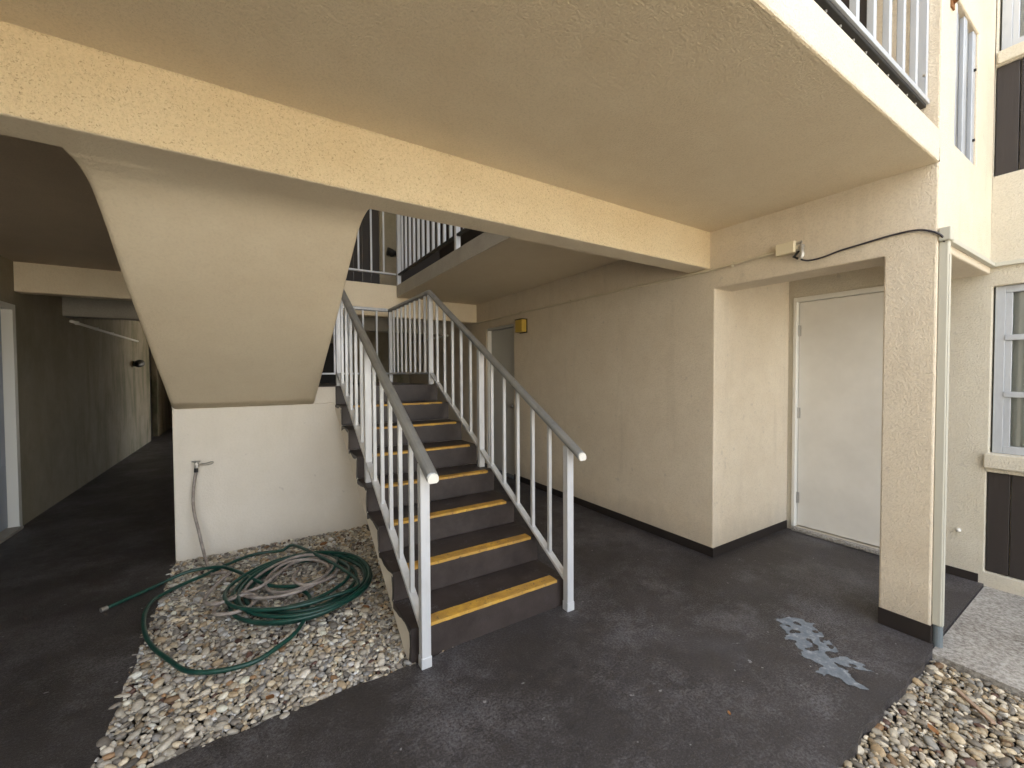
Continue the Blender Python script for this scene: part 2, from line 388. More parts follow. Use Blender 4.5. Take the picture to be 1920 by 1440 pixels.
def masonry():
    xs = sorted({v for b in BX for v in b[1:3]}); ys = sorted({v for b in BX for v in b[3:5]}); zs = sorted({v for b in BX for v in b[5:7]})
    ids = {n: i + 1 for i, n in enumerate(STRUCT)}
    A = np.zeros((len(xs) + 1, len(ys) + 1, len(zs) + 1), int)   # padded by one
    for n, x0, x1, y0, y1, z0, z1 in BX:
        A[xs.index(x0) + 1:xs.index(x1) + 1, ys.index(y0) + 1:ys.index(y1) + 1, zs.index(z0) + 1:zs.index(z1) + 1] = ids[n] if n else 0
    A = np.pad(A, ((0, 1), (0, 1), (0, 1)))
    out = {n: ({}, []) for n in STRUCT}; names = list(STRUCT)
    c = [xs, ys, zs]
    for ax in range(3):
        for s in (1, -1):
            B = np.roll(A, -s, axis=ax)
            for i, j, k in np.argwhere((A > 0) & (B == 0)):
                vd, fl = out[names[A[i, j, k] - 1]]
                idx = [i - 1, j - 1, k - 1]
                if any(idx[q] < 0 or idx[q] + 1 >= len(c[q]) for q in range(3)): continue
                a, b = [(1, 2), (2, 0), (0, 1)][ax]
                q = []
                for da, db in ((0, 0), (1, 0), (1, 1), (0, 1)):
                    p = list(idx); p[ax] += 1 if s == 1 else 0; p[a] += da; p[b] += db
                    q.append(vd.setdefault(tuple(p), len(vd)))
                fl.append(q if s == 1 else q[::-1])
    for n, (vd, fl) in out.items():
        if not fl: continue
        m, lab, cat = STRUCT[n]
        v = np.array([[xs[p[0]], ys[p[1]], zs[p[2]]] for p in vd])
        org = ((v[:, 0].min() + v[:, 0].max()) / 2, v[:, 1].min(), v[:, 2].min())
        me = bpy.data.meshes.new(n); me.from_pydata((v - np.array(org)).tolist(), [], fl); me.materials.append(m)
        bm = bmesh.new(); bm.from_mesh(me)
        bmesh.ops.dissolve_limit(bm, angle_limit=.01, verts=bm.verts, edges=bm.edges)
        bm.to_mesh(me); bm.free()
        o = bpy.data.objects.new(n, me); o.location = org; o['_org'] = tuple(float(q) for q in org); col.objects.link(o); tag(o, lab, cat)
        b = o.modifiers.new('rounded_arris', 'BEVEL'); b.width = .009; b.segments = 2; b.limit_method = 'ANGLE'; b.angle_limit = R(40)
        yield n, o
W = dict(masonry())
fb = W['entry_ceiling'].data; fb.materials.append(M_fac)
for p in fb.polygons:
    if p.normal.y < -.5: p.material_index = 1
fb = W['front_beam'].data; fb.materials.append(M_soffit)
for p in fb.polygons:
    if p.normal.z < -.5: p.material_index = 1
W['stair_hall_wall'].data.materials[0] = M_wall

def skirt(parent, x0, x1, y0, y1, h=.075):
    box('skirting', x0, x1, y0, y1, .0005, h, M_base, parent, .002)
sw = W['stair_hall_wall']
skirt(sw, XW - .005, XW - .0002, YC - .005, 4.80); skirt(sw, XW - .005, XW - .0002, 5.58, 9)
skirt(sw, XW, XF - .001, YC - .005, YC - .0002)
pp = W['porch_pillar']
skirt(pp, XW - .005, XW - .0002, YF - .004, YP, .095)
skirt(pp, XW - .004, 3.285, YF - .006, YF - .001, .095)
skirt(W['window_wall'], XF - .005, XF - .0002, .69, 1.02, .06)

box('fascia_shade_plate', XA - .004, XA - .0005, YB2 + .001, YX - .001, ZC + .002, ZT - .001, M_fascia, W['walkway_ceiling'], 0)  # grey plate added to carry the shade on the slab edge

# ---------------------------------------------------------------- ground, floor, beds
def sheet(name, outer, holes, z, depth, m, label=None):
    bm = bmesh.new()
    for lp in [outer] + holes:
        vs_ = [bm.verts.new((x, y, z)) for x, y in lp]
        for i in range(len(vs_)): bm.edges.new((vs_[i], vs_[(i + 1) % len(vs_)]))
    r = bmesh.ops.triangle_fill(bm, edges=bm.edges[:], use_beauty=True)
    fs = [f for f in bm.faces]
    for f in fs:
        if f.normal.z < 0: f.normal_flip()
    if depth:
        e = bmesh.ops.extrude_face_region(bm, geom=bm.faces[:])
        vv = [g for g in e['geom'] if isinstance(g, bmesh.types.BMVert)]
        bmesh.ops.translate(bm, vec=(0, 0, -depth), verts=vv)
        bmesh.ops.recalc_face_normals(bm, faces=bm.faces)
    me = bpy.data.meshes.new(name); bm.to_mesh(me); bm.free(); me.materials.append(m)
    o = bpy.data.objects.new(name, me); col.objects.link(o); o['kind'] = 'structure'
    if label: o['label'] = label
    return o
def rough_line(p, q, step=.03, amp=.005):
    n = max(2, int(math.dist(p, q) / step)); out = []
    for i in range(n):
        t = i / n; x = p[0] + (q[0] - p[0]) * t; y = p[1] + (q[1] - p[1]) * t
        a = amp * random.uniform(-1, 1) + amp * 1.2 * math.sin(i * .7)
        dx, dy = q[0] - p[0], q[1] - p[1]; L = math.hypot(dx, dy)
        out.append((x - dy / L * a, y + dx / L * a))
    return out
front = [(-12, .64), (-1.5, .64)] + rough_line((-1.2, .64), (3.0, .64)) + [(3.05, .655), (3.6, .66), (4.3, .665)]
outer = front + [(4.3, 18), (-6, 18), (-12, 18)]
bedh = rough_line((XS, 2.0), (.92, 2.0)) + [(.92, 4.2), (XS, 4.2)] + rough_line((XS, 4.15), (XS, 2.02))
floor = sheet('walkway_floor', outer, [bedh], 0, .12, M_floor, 'dark painted concrete walkway floor, worn and blotchy')
ground = sheet('ground', [(-120, -160), (120, -160), (120, 120), (-120, 120)], [], -.16, 0, M_ground, 'open ground outside the building, made pale to bounce light')
path = sheet('side_path', rough_line((2.97, .648), (2.95, -3), .05, .006) + [(2.95, -8), (4.22, -8), (4.22, .66)], [], -.012, .1, M_agg, 'exposed aggregate concrete strip by the facade')

def blob(cx, cy, pts_, z=.004):
    pass
patch_pts = [(2.600,1.262),(2.589,1.235),(2.630,1.205),(2.667,1.190),(2.700,1.15),(2.735,1.10),(2.723,1.06),(2.68,1.04),(2.650,1.0),(2.62,.985),(2.600,.94),(2.575,.905),(2.54,.905),(2.52,.94),(2.49,.935),(2.47,.915),(2.455,.88),(2.43,.85),(2.42,.80),(2.394,.775),(2.39,.745),(2.358,.715),(2.335,.735),(2.33,.765),(2.295,.775),(2.30,.82),(2.325,.84),(2.29,.86),(2.30,.895),(2.36,.91),(2.375,.95),(2.36,.985),(2.41,1.0),(2.44,1.04),(2.45,1.08),(2.44,1.11),(2.47,1.13),(2.51,1.125),(2.53,1.16),(2.57,1.18)]
patch_b = [(2.475,.900),(2.51,.895),(2.545,.85),(2.55,.80),(2.53,.775),(2.515,.735),(2.50,.77),(2.475,.80),(2.455,.82),(2.435,.855),(2.445,.885)]
def fine(pts, n=4, a=.004):
    o = []
    for i in range(len(pts)):
        p, q = pts[i], pts[(i + 1) % len(pts)]
        for k in range(n):
            t = k / n; o.append((p[0] + (q[0] - p[0]) * t + random.uniform(-a, a), p[1] + (q[1] - p[1]) * t + random.uniform(-a, a)))
    return o
from mathutils import noise as mn
def inpoly(x, y, P_):
    c = False
    for i in range(len(P_)):
        (x1, y1), (x2, y2) = P_[i], P_[i - 1]
        if (y1 > y) != (y2 > y) and x < (x2 - x1) * (y - y1) / (y2 - y1) + x1: c = not c
    return c
pv = []; pf = []; cs = .0055
for ix in range(int(.62 / cs)):
    for iy in range(int(.72 / cs)):
        x, y = 2.20 + ix * cs, .64 + iy * cs
        n1 = mn.noise_vector(Vector((x * 16, y * 16, 1.3))); n2 = mn.noise_vector(Vector((x * 45, y * 45, 4.1)))
        X_, Y_ = x + n1.x * .026 + n2.x * .010, y + n1.y * .026 + n2.y * .010
        keep = inpoly(X_, Y_, patch_pts) or inpoly(X_, Y_, patch_b)
        if mn.noise(Vector((x * 24, y * 24, 9.0))) > .30: keep = False
        if not keep and mn.noise(Vector((x * 38, y * 38, 2.0))) > .62 and inpoly(x + n1.x * .09, y + n1.y * .09, patch_pts): keep = True
        if keep:
            b_ = len(pv); pv += [(x, y, .0015), (x + cs, y, .0015), (x + cs, y + cs, .0015), (x, y + cs, .0015)]; pf.append((b_, b_ + 1, b_ + 2, b_ + 3))
o = mesh('bare_patch', pv, pf, M_patch, floor)
bm = bmesh.new(); bm.from_mesh(o.data); bmesh.ops.remove_doubles(bm, verts=bm.verts, dist=.0005)
for _ in range(2): bmesh.ops.smooth_vert(bm, verts=[v for v in bm.verts if v.is_boundary], factor=.5, use_axis_x=True, use_axis_y=True)
bm.to_mesh(o.data); bm.free()
o['label'] = 'blue grey patch where the floor paint has peeled'

PAL = [((.50, .48, .44), 5), ((.66, .63, .57), 4), ((.56, .50, .40), 3.5), ((.34, .32, .30), 4), ((.42, .34, .24), 2.2), ((.34, .22, .13), .6), ((.20, .19, .18), 2.6), ((.12, .07, .06), .5), ((.42, .43, .45), 2), ((.78, .76, .72), 2)]
pw = np.array([w for _, w in PAL], float); pw /= pw.sum(); pc = np.array([c for c, _ in PAL])
bmi = bmesh.new(); bmesh.ops.create_icosphere(bmi, subdivisions=2, radius=1.0)
ICO_V = np.array([v.co[:] for v in bmi.verts]); ICO_F = np.array([[v.index for v in f.verts] for f in bmi.faces]); bmi.free()
def gravel(name, region, spacing, n_try, zb, tint, label, smin=.6, smax=1.35, inside=None, layers=2, dens=None):
    x0, x1, y0, y1 = region; V = []; F = []; C = []; base = 0
    for layer in range(layers):
        cell = spacing; grid = {}; pts = []
        for _ in range(n_try):
            x = rng.uniform(x0, x1); y = rng.uniform(y0, y1)
            if inside and not inside(x, y): continue
            s = smin + (smax - smin) * rng.random() ** 2.1
            gx, gy = int((x - x0) / cell), int((y - y0) / cell); ok = True
            for a in (-1, 0, 1, ):
                for b in (-1, 0, 1):
                    for (px, py, ps) in grid.get((gx + a, gy + b), ()):
                        if (px - x) ** 2 + (py - y) ** 2 < (spacing * .5 * (s + ps) * .92) ** 2: ok = False; break
                    if not ok: break
                if not ok: break
            if not ok: continue
            grid.setdefault((gx, gy), []).append((x, y, s)); pts.append((x, y, s))
        for (x, y, s) in pts:
            r = spacing * .5 * s
            ax = np.array([r * rng.uniform(1.1, 1.75), r * rng.uniform(.82, 1.08), r * rng.uniform(.5, .8)])
            v = ICO_V.copy()
            ph = rng.uniform(0, 6.28, 3); v = v * (1 + .10 * np.sin(2.1 * v[:, [1, 2, 0]] + ph))
            v = np.sign(v) * np.abs(v) ** rng.uniform(.85, 1.0)
            v = v * ax
            a = rng.uniform(0, 6.283); tx, ty = rng.normal(0, .25, 2)
            Rz = np.array([[math.cos(a), -math.sin(a), 0], [math.sin(a), math.cos(a), 0], [0, 0, 1]])
            Rx = np.array([[1, 0, 0], [0, math.cos(tx), -math.sin(tx)], [0, math.sin(tx), math.cos(tx)]])
            Ry = np.array([[math.cos(ty), 0, math.sin(ty)], [0, 1, 0], [-math.sin(ty), 0, math.cos(ty)]])
            v = v @ (Rx @ Ry).T @ Rz.T
            v += (x, y, zb + layer * spacing * .33 + rng.uniform(-.004, .004))
            V.append(v); F.append(ICO_F + base); base += len(v)
            c = pc[rng.choice(len(PAL), p=pw)] * rng.uniform(.5, 1.25) * tint
            if dens: c = c * dens(x, y)
            C.append(np.repeat([[*np.clip(c, 0, .8), 1]], len(v), axis=0))
    V = np.concatenate(V); F = np.concatenate(F); C = np.concatenate(C)
    me = bpy.data.meshes.new(name)
    me.vertices.add(len(V)); me.vertices.foreach_set('co', V.ravel()); me.loops.add(F.size); me.loops.foreach_set('vertex_index', F.ravel().astype(np.int32))
    me.polygons.add(len(F)); me.polygons.foreach_set('loop_start', np.arange(0, F.size, 3, dtype=np.int32)); me.polygons.foreach_set('loop_total', np.full(len(F), 3, dtype=np.int32))
    me.update(); me.validate(); me.polygons.foreach_set('use_smooth', np.ones(len(F), bool))
    at = me.color_attributes.new('stone_colour', 'FLOAT_COLOR', 'POINT'); at.data.foreach_set('color', C.ravel().astype(np.float32))
    me.materials.append(M_pebble); o = bpy.data.objects.new(name, me); col.objects.link(o)
    return tag(o, label, 'gravel', kind='stuff')
sheet('planting_soil', [(XS - .05, 1.95), (.97, 1.95), (.97, 4.3), (XS - .05, 4.3)], [], -.035, 0, M_soil, 'soil under the gravel by the stairs')
sheet('verge_soil', [(-8, -6), (2.99, -6), (2.99, .66), (-8, .66)], [], -.075, 0, M_soil, 'dark soil under the gravel verge')
gravel('gravel_bed', (XS - .01, .90, 1.99, 4.12), .0265, 46000, -.018, np.array([1.12, 1.08, 1.0]), 'river pebble bed between the stairs, the tap wall and the dark corridor floor', smin=.6, smax=1.75)
gravel('gravel_verge', (.2, 2.955, -.9, .64), .0255, 60000, -.048, np.array([.84, .78, .66]), 'pebble verge in the bottom right corner outside the walkway', smin=.55, smax=1.7, layers=2)


# ---------------------------------------------------------------- stairs
H1, GO, Y0 = .168, .30, 2.015
LX0, LX1 = .66, 1.66
ZL = H1 * 8
st = thing('stair_flight', 'lower flight of dark brown concrete steps with worn yellow nosings', 'staircase', (1.16, Y0, 0))
for n in range(1, 8):
    ya = Y0 + (n - 1) * GO; yb = ya + GO
    s = G()
    # slightly overhung, rounded nosing; uneven hand-floated concrete
    z1 = H1 * n; z0 = z1 - H1 if n > 1 else -.02
    pr = [(ya, z0), (ya, z1), (yb + .02, z1), (yb + .02, (yb + .02 - 2.055) * .545 + .012)]
    s.add([(LX0 + .001, a, b) for a, b in pr] + [(LX1, a, b) for a, b in pr], [(0, 1, 2, 3), (7, 6, 5, 4)] + [(i, (i + 1) % 4, 4 + (i + 1) % 4, 4 + i) for i in range(4)])
    o = s.build('step', M_step, st, .008)
    ns = G(); y_a = ya - .0035
    x0, x1 = .735, 1.60 - .012 * (n % 2)
    k = 26; w = (.072, .068, .060, .052, .045, .038, .030)[n - 1]
    prof_y = []
    vv = []; ff = []
    for i in range(k + 1):
        x = x0 + (x1 - x0) * i / k; j1 = random.uniform(-.0012, .0012); j2 = random.uniform(-.0012, .0012)
        vv += [(x, y_a, z1 - .013 + j2), (x, y_a + .001, z1 + .002), (x, ya + .004, z1 + .0035), (x, ya + w + j1, z1 + .003), (x, ya + w + j1 + .001, z1 - .002)]
    for i in range(k):
        for q in range(4):
            a = i * 5 + q; ff.append((a, a + 1, a + 6, a + 5))
    ns.add(vv, ff); nso = ns.build('nosing_strip', M_nose, st); nso.parent = o
# waist: sloping side face below the steps
def zbot(y): return (y - 2.055) * .545
prof = [(2.055, -.03), (2.02, -.03)]
w = G()
saw = [(2.02, -.03)]
for n in range(1, 8):
    ya = Y0 + (n - 1) * GO
    saw += [(ya + .012, max(-.03, H1 * (n - 1) - .012) if n > 1 else -.03), (ya + .012, H1 * n - .012)]
saw += [(Y0 + 7 * GO + .02, H1 * 7 - .005)]
bot = [(Y0 + 7 * GO + .02, zbot(4.135)), (2.06, -.03)]
prof = saw + bot
def conv(u, w_, t): return (t, u, w_)
w.v = []; w.f = []
n_ = len(prof)
wm = G(); wm.add([conv(a, b, LX0 - .001) for a, b in prof] + [conv(a, b, LX1 - .002) for a, b in prof],
                 [tuple(range(n_)), tuple(range(n_, 2 * n_))[::-1]] + [(i, (i + 1) % n_, n_ + (i + 1) % n_, n_ + i) for i in range(n_)])
wm.build('stair_waist', M_block, st, 0)
# brown paint lapping over the stepped edge onto the pale side
bp = G(); px = LX0 - .0025
for n in range(1, 8):
    ya = Y0 + (n - 1) * GO; zt = H1 * n
    ts = np.linspace(0, 1, 11); ws_ = [.020 + .009 * math.sin(n * 2.3 + t * 7) + random.uniform(-.003, .003) + .03 * max(0, t - .8) * 2 for t in ts]
    for k in range(10):
        a, b = ya + .003 + ts[k] * (GO - .004), ya + .003 + ts[k + 1] * (GO - .004)
        bp.add([(px, a, zt - ws_[k]), (px, b, zt - ws_[k + 1]), (px, b, zt - .0005), (px, a, zt - .0005)], [(0, 1, 2, 3)])
    zb_ = H1 * (n - 1) if n > 1 else -.02
    ws2 = [.019 + .007 * math.sin(n * 1.3 + t * 5) + random.uniform(-.002, .002) for t in ts]
    for k in range(10):
        a, b = zb_ + ts[k] * (zt - .026 - zb_), zb_ + ts[k + 1] * (zt - .026 - zb_)
        bp.add([(px, ya + .0005, a), (px, ya + .0005 + ws2[k], a), (px, ya + .0005 + ws2[k + 1], b), (px, ya + .0005, b)], [(0, 1, 2, 3)])
bp.build('painted_edge', M_step, st)

ld = thing('stair_landing', 'half way landing slab at the head of the lower flight', 'landing', (.57, 4.115, 1.19))
box('landing_slab', XS, LX1, 4.115, 5.78, 1.1902, ZL - .004, M_block, ld, .008)
box('landing_topping', XS, LX1, 4.113, 5.78, ZL - .0038, ZL, M_step, ld, .001)
box('landing_riser', LX0 + .002, LX1, 4.112, 4.1148, H1 * 7 + .001, ZL - .004, M_step, ld, 0)

uf = thing('upper_stair_flight', 'sloping cream soffit of the upper flight rising from landing wall to front beam', 'staircase', (0, 4.115, 1.19))
UX0, UX1 = -.535, .505
prof = [(4.113, 1.1895), (3.6, 1.4845), (3.1, 1.772), (2.75, 1.973), (2.55, 2.088), (2.44, 2.150), (2.36, 2.192), (2.30, 2.220), (2.24, 2.240), (2.18, 2.2515), (2.12, 2.2575), (2.06, 2.2600), (1.99, 2.2614)]
rise = (ZT - ZL) / 8; go = (4.113 - 2.1202) / 7
top = [(2.1202, ZT - .001)]
for k in range(7, 0, -1):
    yk = 4.113 - (k - 1) * go
    zt = ZL + rise * k
    if k == 7: top = [(2.1202, zt)]
    top += [(yk, zt), (yk, zt - rise)]
prof_u = prof + top
def wx(y, side):
    t = max(0, min(1, (2.40 - y) / .28)); fl = .03 * t * t
    return (UX0 - fl + .015 * max(0, min(1, (y - 3) / 1.1))) if side == 0 else (UX1 + fl * .5 - .018 * max(0, min(1, (y - 3) / 1.1)))
body = [(a, b + .02) for a, b in prof[:-3]] + [(2.1202, 2.275)] + top; nb = len(body)
g = G(); g.add([(UX0 + .03, a, b) for a, b in body] + [(UX1 - .035, a, b) for a, b in body],
               [tuple(range(nb)), tuple(range(nb, 2 * nb))[::-1]] + [(i, (i + 1) % nb, nb + (i + 1) % nb, nb + i) for i in range(nb)])
g.build('stepped_body', M_soffit, uf)
rows = catmull([(0, a, b) for a, b in prof], 5)
v = []; f = []
for r_ in rows:
    a, b = wx(r_.y, 0), wx(r_.y, 1); rr = .032
    sec = [(a, .17 if r_.y > 2.125 else .034), (a, .10 if r_.y > 2.125 else .033), (a, rr)] + [(a + rr - rr * math.cos(q), rr - rr * math.sin(q)) for q in (.4, .8, 1.2)] + [(a + rr, 0), (a + .15, 0)]
    sec += [(a + (b - a) * q, 0) for q in (.3, .4, .5, .6, .7)]
    sec += [(b - .15, 0), (b - rr, 0)] + [(b - rr + rr * math.sin(q), rr - rr * math.cos(q)) for q in (.4, .8, 1.2)] + [(b, rr), (b, .10 if r_.y > 2.125 else .033), (b, .17 if r_.y > 2.125 else .034)]
    for x_, dz in sec:
        wv = .003 * math.sin(r_.y * 9 + x_ * 4) * (1 if .02 < r_.y - 2.12 < 1.9 else 0)
        v.append((x_, r_.y, r_.z + dz + wv))
ns_ = len(sec)
for i in range(len(rows) - 1):
    for k in range(ns_ - 1): f.append((i * ns_ + k, i * ns_ + k + 1, (i + 1) * ns_ + k + 1, (i + 1) * ns_ + k))
f.append(tuple(range(ns_)))
G().add(v, f).build('soffit_slab', M_soffit, uf, smooth=True)
for k in range(1, 8):
    yk = 4.113 - (k - 1) * go; zt = ZL + rise * k
    box('tread_topping', UX0 + .04, UX1 - .04, yk - go + .002, yk - .001, zt + .0005, zt + .006, M_step, uf, .001)

# ---------------------------------------------------------------- railings
def sq(name, cx, cy, z0, z1, w, m, parent, d=None, bev=.003):
    d = d or w
    return box(name, cx - w / 2, cx + w / 2, cy - d / 2, cy + d / 2, z0, z1, m, parent, bev)
def sheared_bar(name, p0, p1, prof, m, parent, bev=.004):
    """bar from p0 to p1 (plan direction along x or y), vertical end cuts; prof (side, up)"""
    p0, p1 = Vector(p0), Vector(p1); dd = p1 - p0; side = Vector((dd.y, -dd.x, 0)).normalized()
    n = len(prof); v = []
    for p in (p0, p1):
        for a, b in prof: v.append(p + side * a + Vector((0, 0, b)))
    f = [(i, (i + 1) % n, n + (i + 1) % n, n + i) for i in range(n)] + [tuple(range(n)), tuple(range(n, 2 * n))]
    return G().add(v, f).build(name, m, parent, bev)
HR = [(-.030, -.006), (-.030, .012), (-.024, .024), (-.010, .031), (.010, .031), (.024, .024), (.030, .012), (.030, -.006), (.019, -.016), (-.019, -.016)]
BR = [(-.021, -.012), (-.021, .012), (.021, .012), (.021, -.012)]
SL = .5647
def hz(y): return 1.055 + (y - 2.0) * SL
def bz(y): return .20 + (y - 2.0) * .572
def square_baluster(parent, x, y, z0, z1, w=.023):
    sq('baluster', x, y, z0, z1, w, M_alu, parent, bev=.0025)
def flight_rail(x, label, full):
    t = thing('stair_railing', label, 'railing', (x, 1.96, 0), 'railings of the stairs')
    sheared_bar('handrail', (x, 1.83, hz(1.83)), (x, 4.24, hz(4.24)), HR, M_rail, t)
    # pale end cap on the sloping rail
    sheared_bar('rail_end_cap', (x, 1.822, hz(1.822)), (x, 1.8298, hz(1.8298)), [(a * .9, b * .9 + .001) for a, b in HR], M_frame, t, .002)
    sheared_bar('bottom_rail', (x, 1.98, bz(1.98)), (x, 4.20, bz(4.20)), BR, M_alu, t, .003)
    posts = [(1.955, .0), (3.09, H1 * 4), (4.225, ZL)]
    for y, z in posts:
        sq('post', x, y, z, hz(y) - .018, .048, M_alu, t, .044)
        if z == 0: sq('post_foot', x, y, .0005, .055, .054, M_alu, t, .050)
    for a, b in zip(posts[:-1], posts[1:]):
        for k in range(1, 6):
            y = a[0] + (b[0] - a[0]) * k / 6
            square_baluster(t, x, y, bz(y) + .006, hz(y) - .012)
    return t
lr = flight_rail(.712, 'nearer left railing of the lower stair flight, bottom post beside the pebbles', False)
rr = flight_rail(1.632, 'right railing of the lower stair flight that turns along the landing', True)
zt, zb = hz(4.24), ZL + .12
XR = 1.632
sheared_bar('landing_handrail', (XR, 4.2402, zt), (XR, 5.745, zt), HR, M_rail, rr)
sheared_bar('landing_bottom_rail', (XR, 4.252, zb), (XR, 5.74, zb), BR, M_alu, rr)
sq('post', XR, 5.72, ZL, zt - .018, .045, M_alu, rr)
for k in range(1, 9):
    square_baluster(rr, XR, 4.225 + (5.72 - 4.225) * k / 9, zb + .006, zt - .012)
sheared_bar('landing_handrail', (XR - .031, 5.745, zt), (XS + .02, 5.745, zt), HR, M_alu, rr)
sheared_bar('landing_bottom_rail', (XR - .03, 5.73, zb), (XS + .02, 5.73, zb), BR, M_alu, rr)
for k in range(1, 12):
    square_baluster(rr, XR - .178 * k, 5.735, zb + .006, zt - .012)

ur = thing('stairwell_railing', 'white baluster railing round the stairwell on the upper floor', 'railing', (XA, YX, ZT))
UY = [YX, 3.92, 2.35]
zb2, zt2 = 2.865, 3.82
sheared_bar('bottom_rail', (XA + .03, 5.88, zb2), (XA + .03, 2.35, zb2), BR, M_dkmetal, ur)
sheared_bar('handrail', (XA + .03, 5.92, zt2), (XA + .03, 2.35, zt2), HR, M_rail, ur)
for y in UY: sq('post', XA + .03, y, ZT - .03 if y < 5.5 else ZT, zt2 - .01, .05, M_alu, ur)
for a, b, n in ((YX, 3.92, 12), (3.92, 2.35, 9)):
    for k in range(1, n): square_baluster(ur, XA + .03, a + (b - a) * k / n, zb2 + .01, zt2 - .01, .03)
sheared_bar('bottom_rail', (XA, 5.94, zb2 + .01), (-1.0, 5.94, zb2 + .01), BR, M_alu, ur)
sheared_bar('handrail', (XA, 5.94, zt2), (-1.0, 5.94, zt2), HR, M_alu, ur)
for k in range(1, 16): square_baluster(ur, XA - .17 * k, 5.94, zb2 + .02, zt2 - .01, .022)

br = thing('balcony_railing', 'white balcony railing with square balusters above the pale slab edge', 'railing', (1.5, .74, ZT))
sheared_bar('bottom_rail', (-2, .735, 2.845), (3.03, .735, 2.845), [(-.035, -.008), (-.035, .012), (.02, .012), (.02, -.008)], M_dkmetal, br)
sheared_bar('rail_lip', (-2, .712, 2.868), (3.04, .712, 2.868), [(-.006, -.012), (-.006, .012), (.006, .012), (.006, -.012)], M_balc, br, .001)
sheared_bar('handrail', (-2, .735, 3.72), (3.04, .735, 3.72), HR, M_balc, br)
box('post', 3.022, 3.048, .715, .755, 2.862, 3.71, M_balc, br, .003)
x = 2.90
while x > -.6:
    box('baluster', x - .014, x + .014, .722, .750, 2.862, 3.71, M_balc, br, .003)
    x -= .185
for x in np.arange(1.5, 3.03, .13):
    G().tube([(x, .735, 2.8375), (x, .735, 2.829)], .006, 6).build('screw', M_hinge, br)
G().tube([(2.99, .722, 2.99), (2.99, .712, 2.99)], .008, 8).build('bolt', M_hinge, br)

og = thing('opening_grille', 'grey metal pickets filling the narrow opening right of the pillar top', 'grille', (3.55, .78, ZT))
for k, x in enumerate((3.36, 3.46, 3.56, 3.66, 3.755)):
    box('picket', x - .03, x + .03, .678 + .014 * (k % 2), .700 + .014 * (k % 2), ZT + .003, 3.505, M_rail if k % 2 else M_balc, og, .003)
box('bottom_channel', 3.313, 3.798, .672, .735, ZT - .012, ZT + .0025, M_dkmetal, og)
box('top_channel', 3.313, 3.798, .722, .752, 3.48, 3.508, M_rail, og)
for z in (2.86, 3.28): G().tube([(3.755, .679, z), (3.755, .668, z)], .009, 8).build('bolt', M_dkmetal, og)
wb = thing('wall_bracket', 'small rusty bracket high on the cream corner above the pillar', 'bracket', (3.21, .66, 3.42))
G().tube([(3.21, .666, 3.42), (3.20, .60, 3.45), (3.19, .56, 3.52)], .014, 8).build('bracket_arm', M_leaf, wb, smooth=True)
box('bracket_plate', 3.185, 3.235, .658, .6665, 3.39, 3.45, M_leaf, wb)

# ---------------------------------------------------------------- doors
ad = thing('alcove_door', 'plain pale grey door inside the alcove right of the stairs', 'door', (XF, 1.44, 0))
box('door_leaf', XF + .035, XF + .078, 1.052, 1.828, .045, 2.085, M_door, ad, .003)
box('frame_jamb', XF - .012, XF + .108, 1.831, 1.858, .036, 2.128, M_frame, ad, .003)
box('frame_jamb', XF - .012, XF + .108, 1.022, 1.049, .036, 2.128, M_frame, ad, .003)
box('frame_head', XF - .012, XF + .108, 1.0492, 1.8308, 2.089, 2.128, M_frame, ad, .003)
for z in (1.83, 1.08, .30):
    h = G(); h.tube([(XF + .028, 1.829, z - .05), (XF + .028, 1.829, z + .05)], .008, 8); h.box(XF + .030, XF + .0345, 1.81, 1.85, z - .048, z + .048)
    h.build('hinge', M_hinge, ad)
box('threshold', XF - .045, XF + .06, 1.03, 1.85, .001, .034, M_agg, ad, .010)
h = G(); h.tube([(XF + .035, 1.11, .98), (XF - .01, 1.11, .98)], .011, 10); h.tube([(XF - .01, 1.11, .98), (XF - .03, 1.11, .98), (XF - .05, 1.11, .98)], [.02, .028, .016], 12)
h.build('door_knob', M_hinge, ad, smooth=True)

hd = thing('hall_door', 'grey door recessed in the wall behind the stair railing', 'door', (XW, 5.19, 0))
box('door_leaf', XW + .07, XW + .11, 4.832, 5.548, .02, 2.10, M_grey_door, hd, .003)
box('frame_jamb', XW + .012, XW + .113, 5.550, 5.578, .001, 2.138, M_frame, hd)
box('frame_jamb', XW + .012, XW + .113, 4.802, 4.830, .001, 2.138, M_grey_door, hd)
box('frame_head', XW + .012, XW + .113, 4.8305, 5.5495, 2.103, 2.138, M_grey_door, hd)
box('threshold', XW - .01, XW + .11, 4.835, 5.545, .001, .018, M_patch, hd)
h = G(); h.tube([(XW + .07, 4.90, 1.0), (XW + .03, 4.90, 1.0)], .012, 8); h.tube([(XW + .035, 4.90, 1.0), (XW + .01, 4.90, 1.0)], .026, 12); h.build('door_knob', M_hinge, hd, smooth=True)
for z in (.55, .85, 1.3, 1.62):
    G().tube([(XW + .06, 5.5495, z), (XW + .06, 5.546, z)], .008, 8).build('screw', M_hinge, hd)

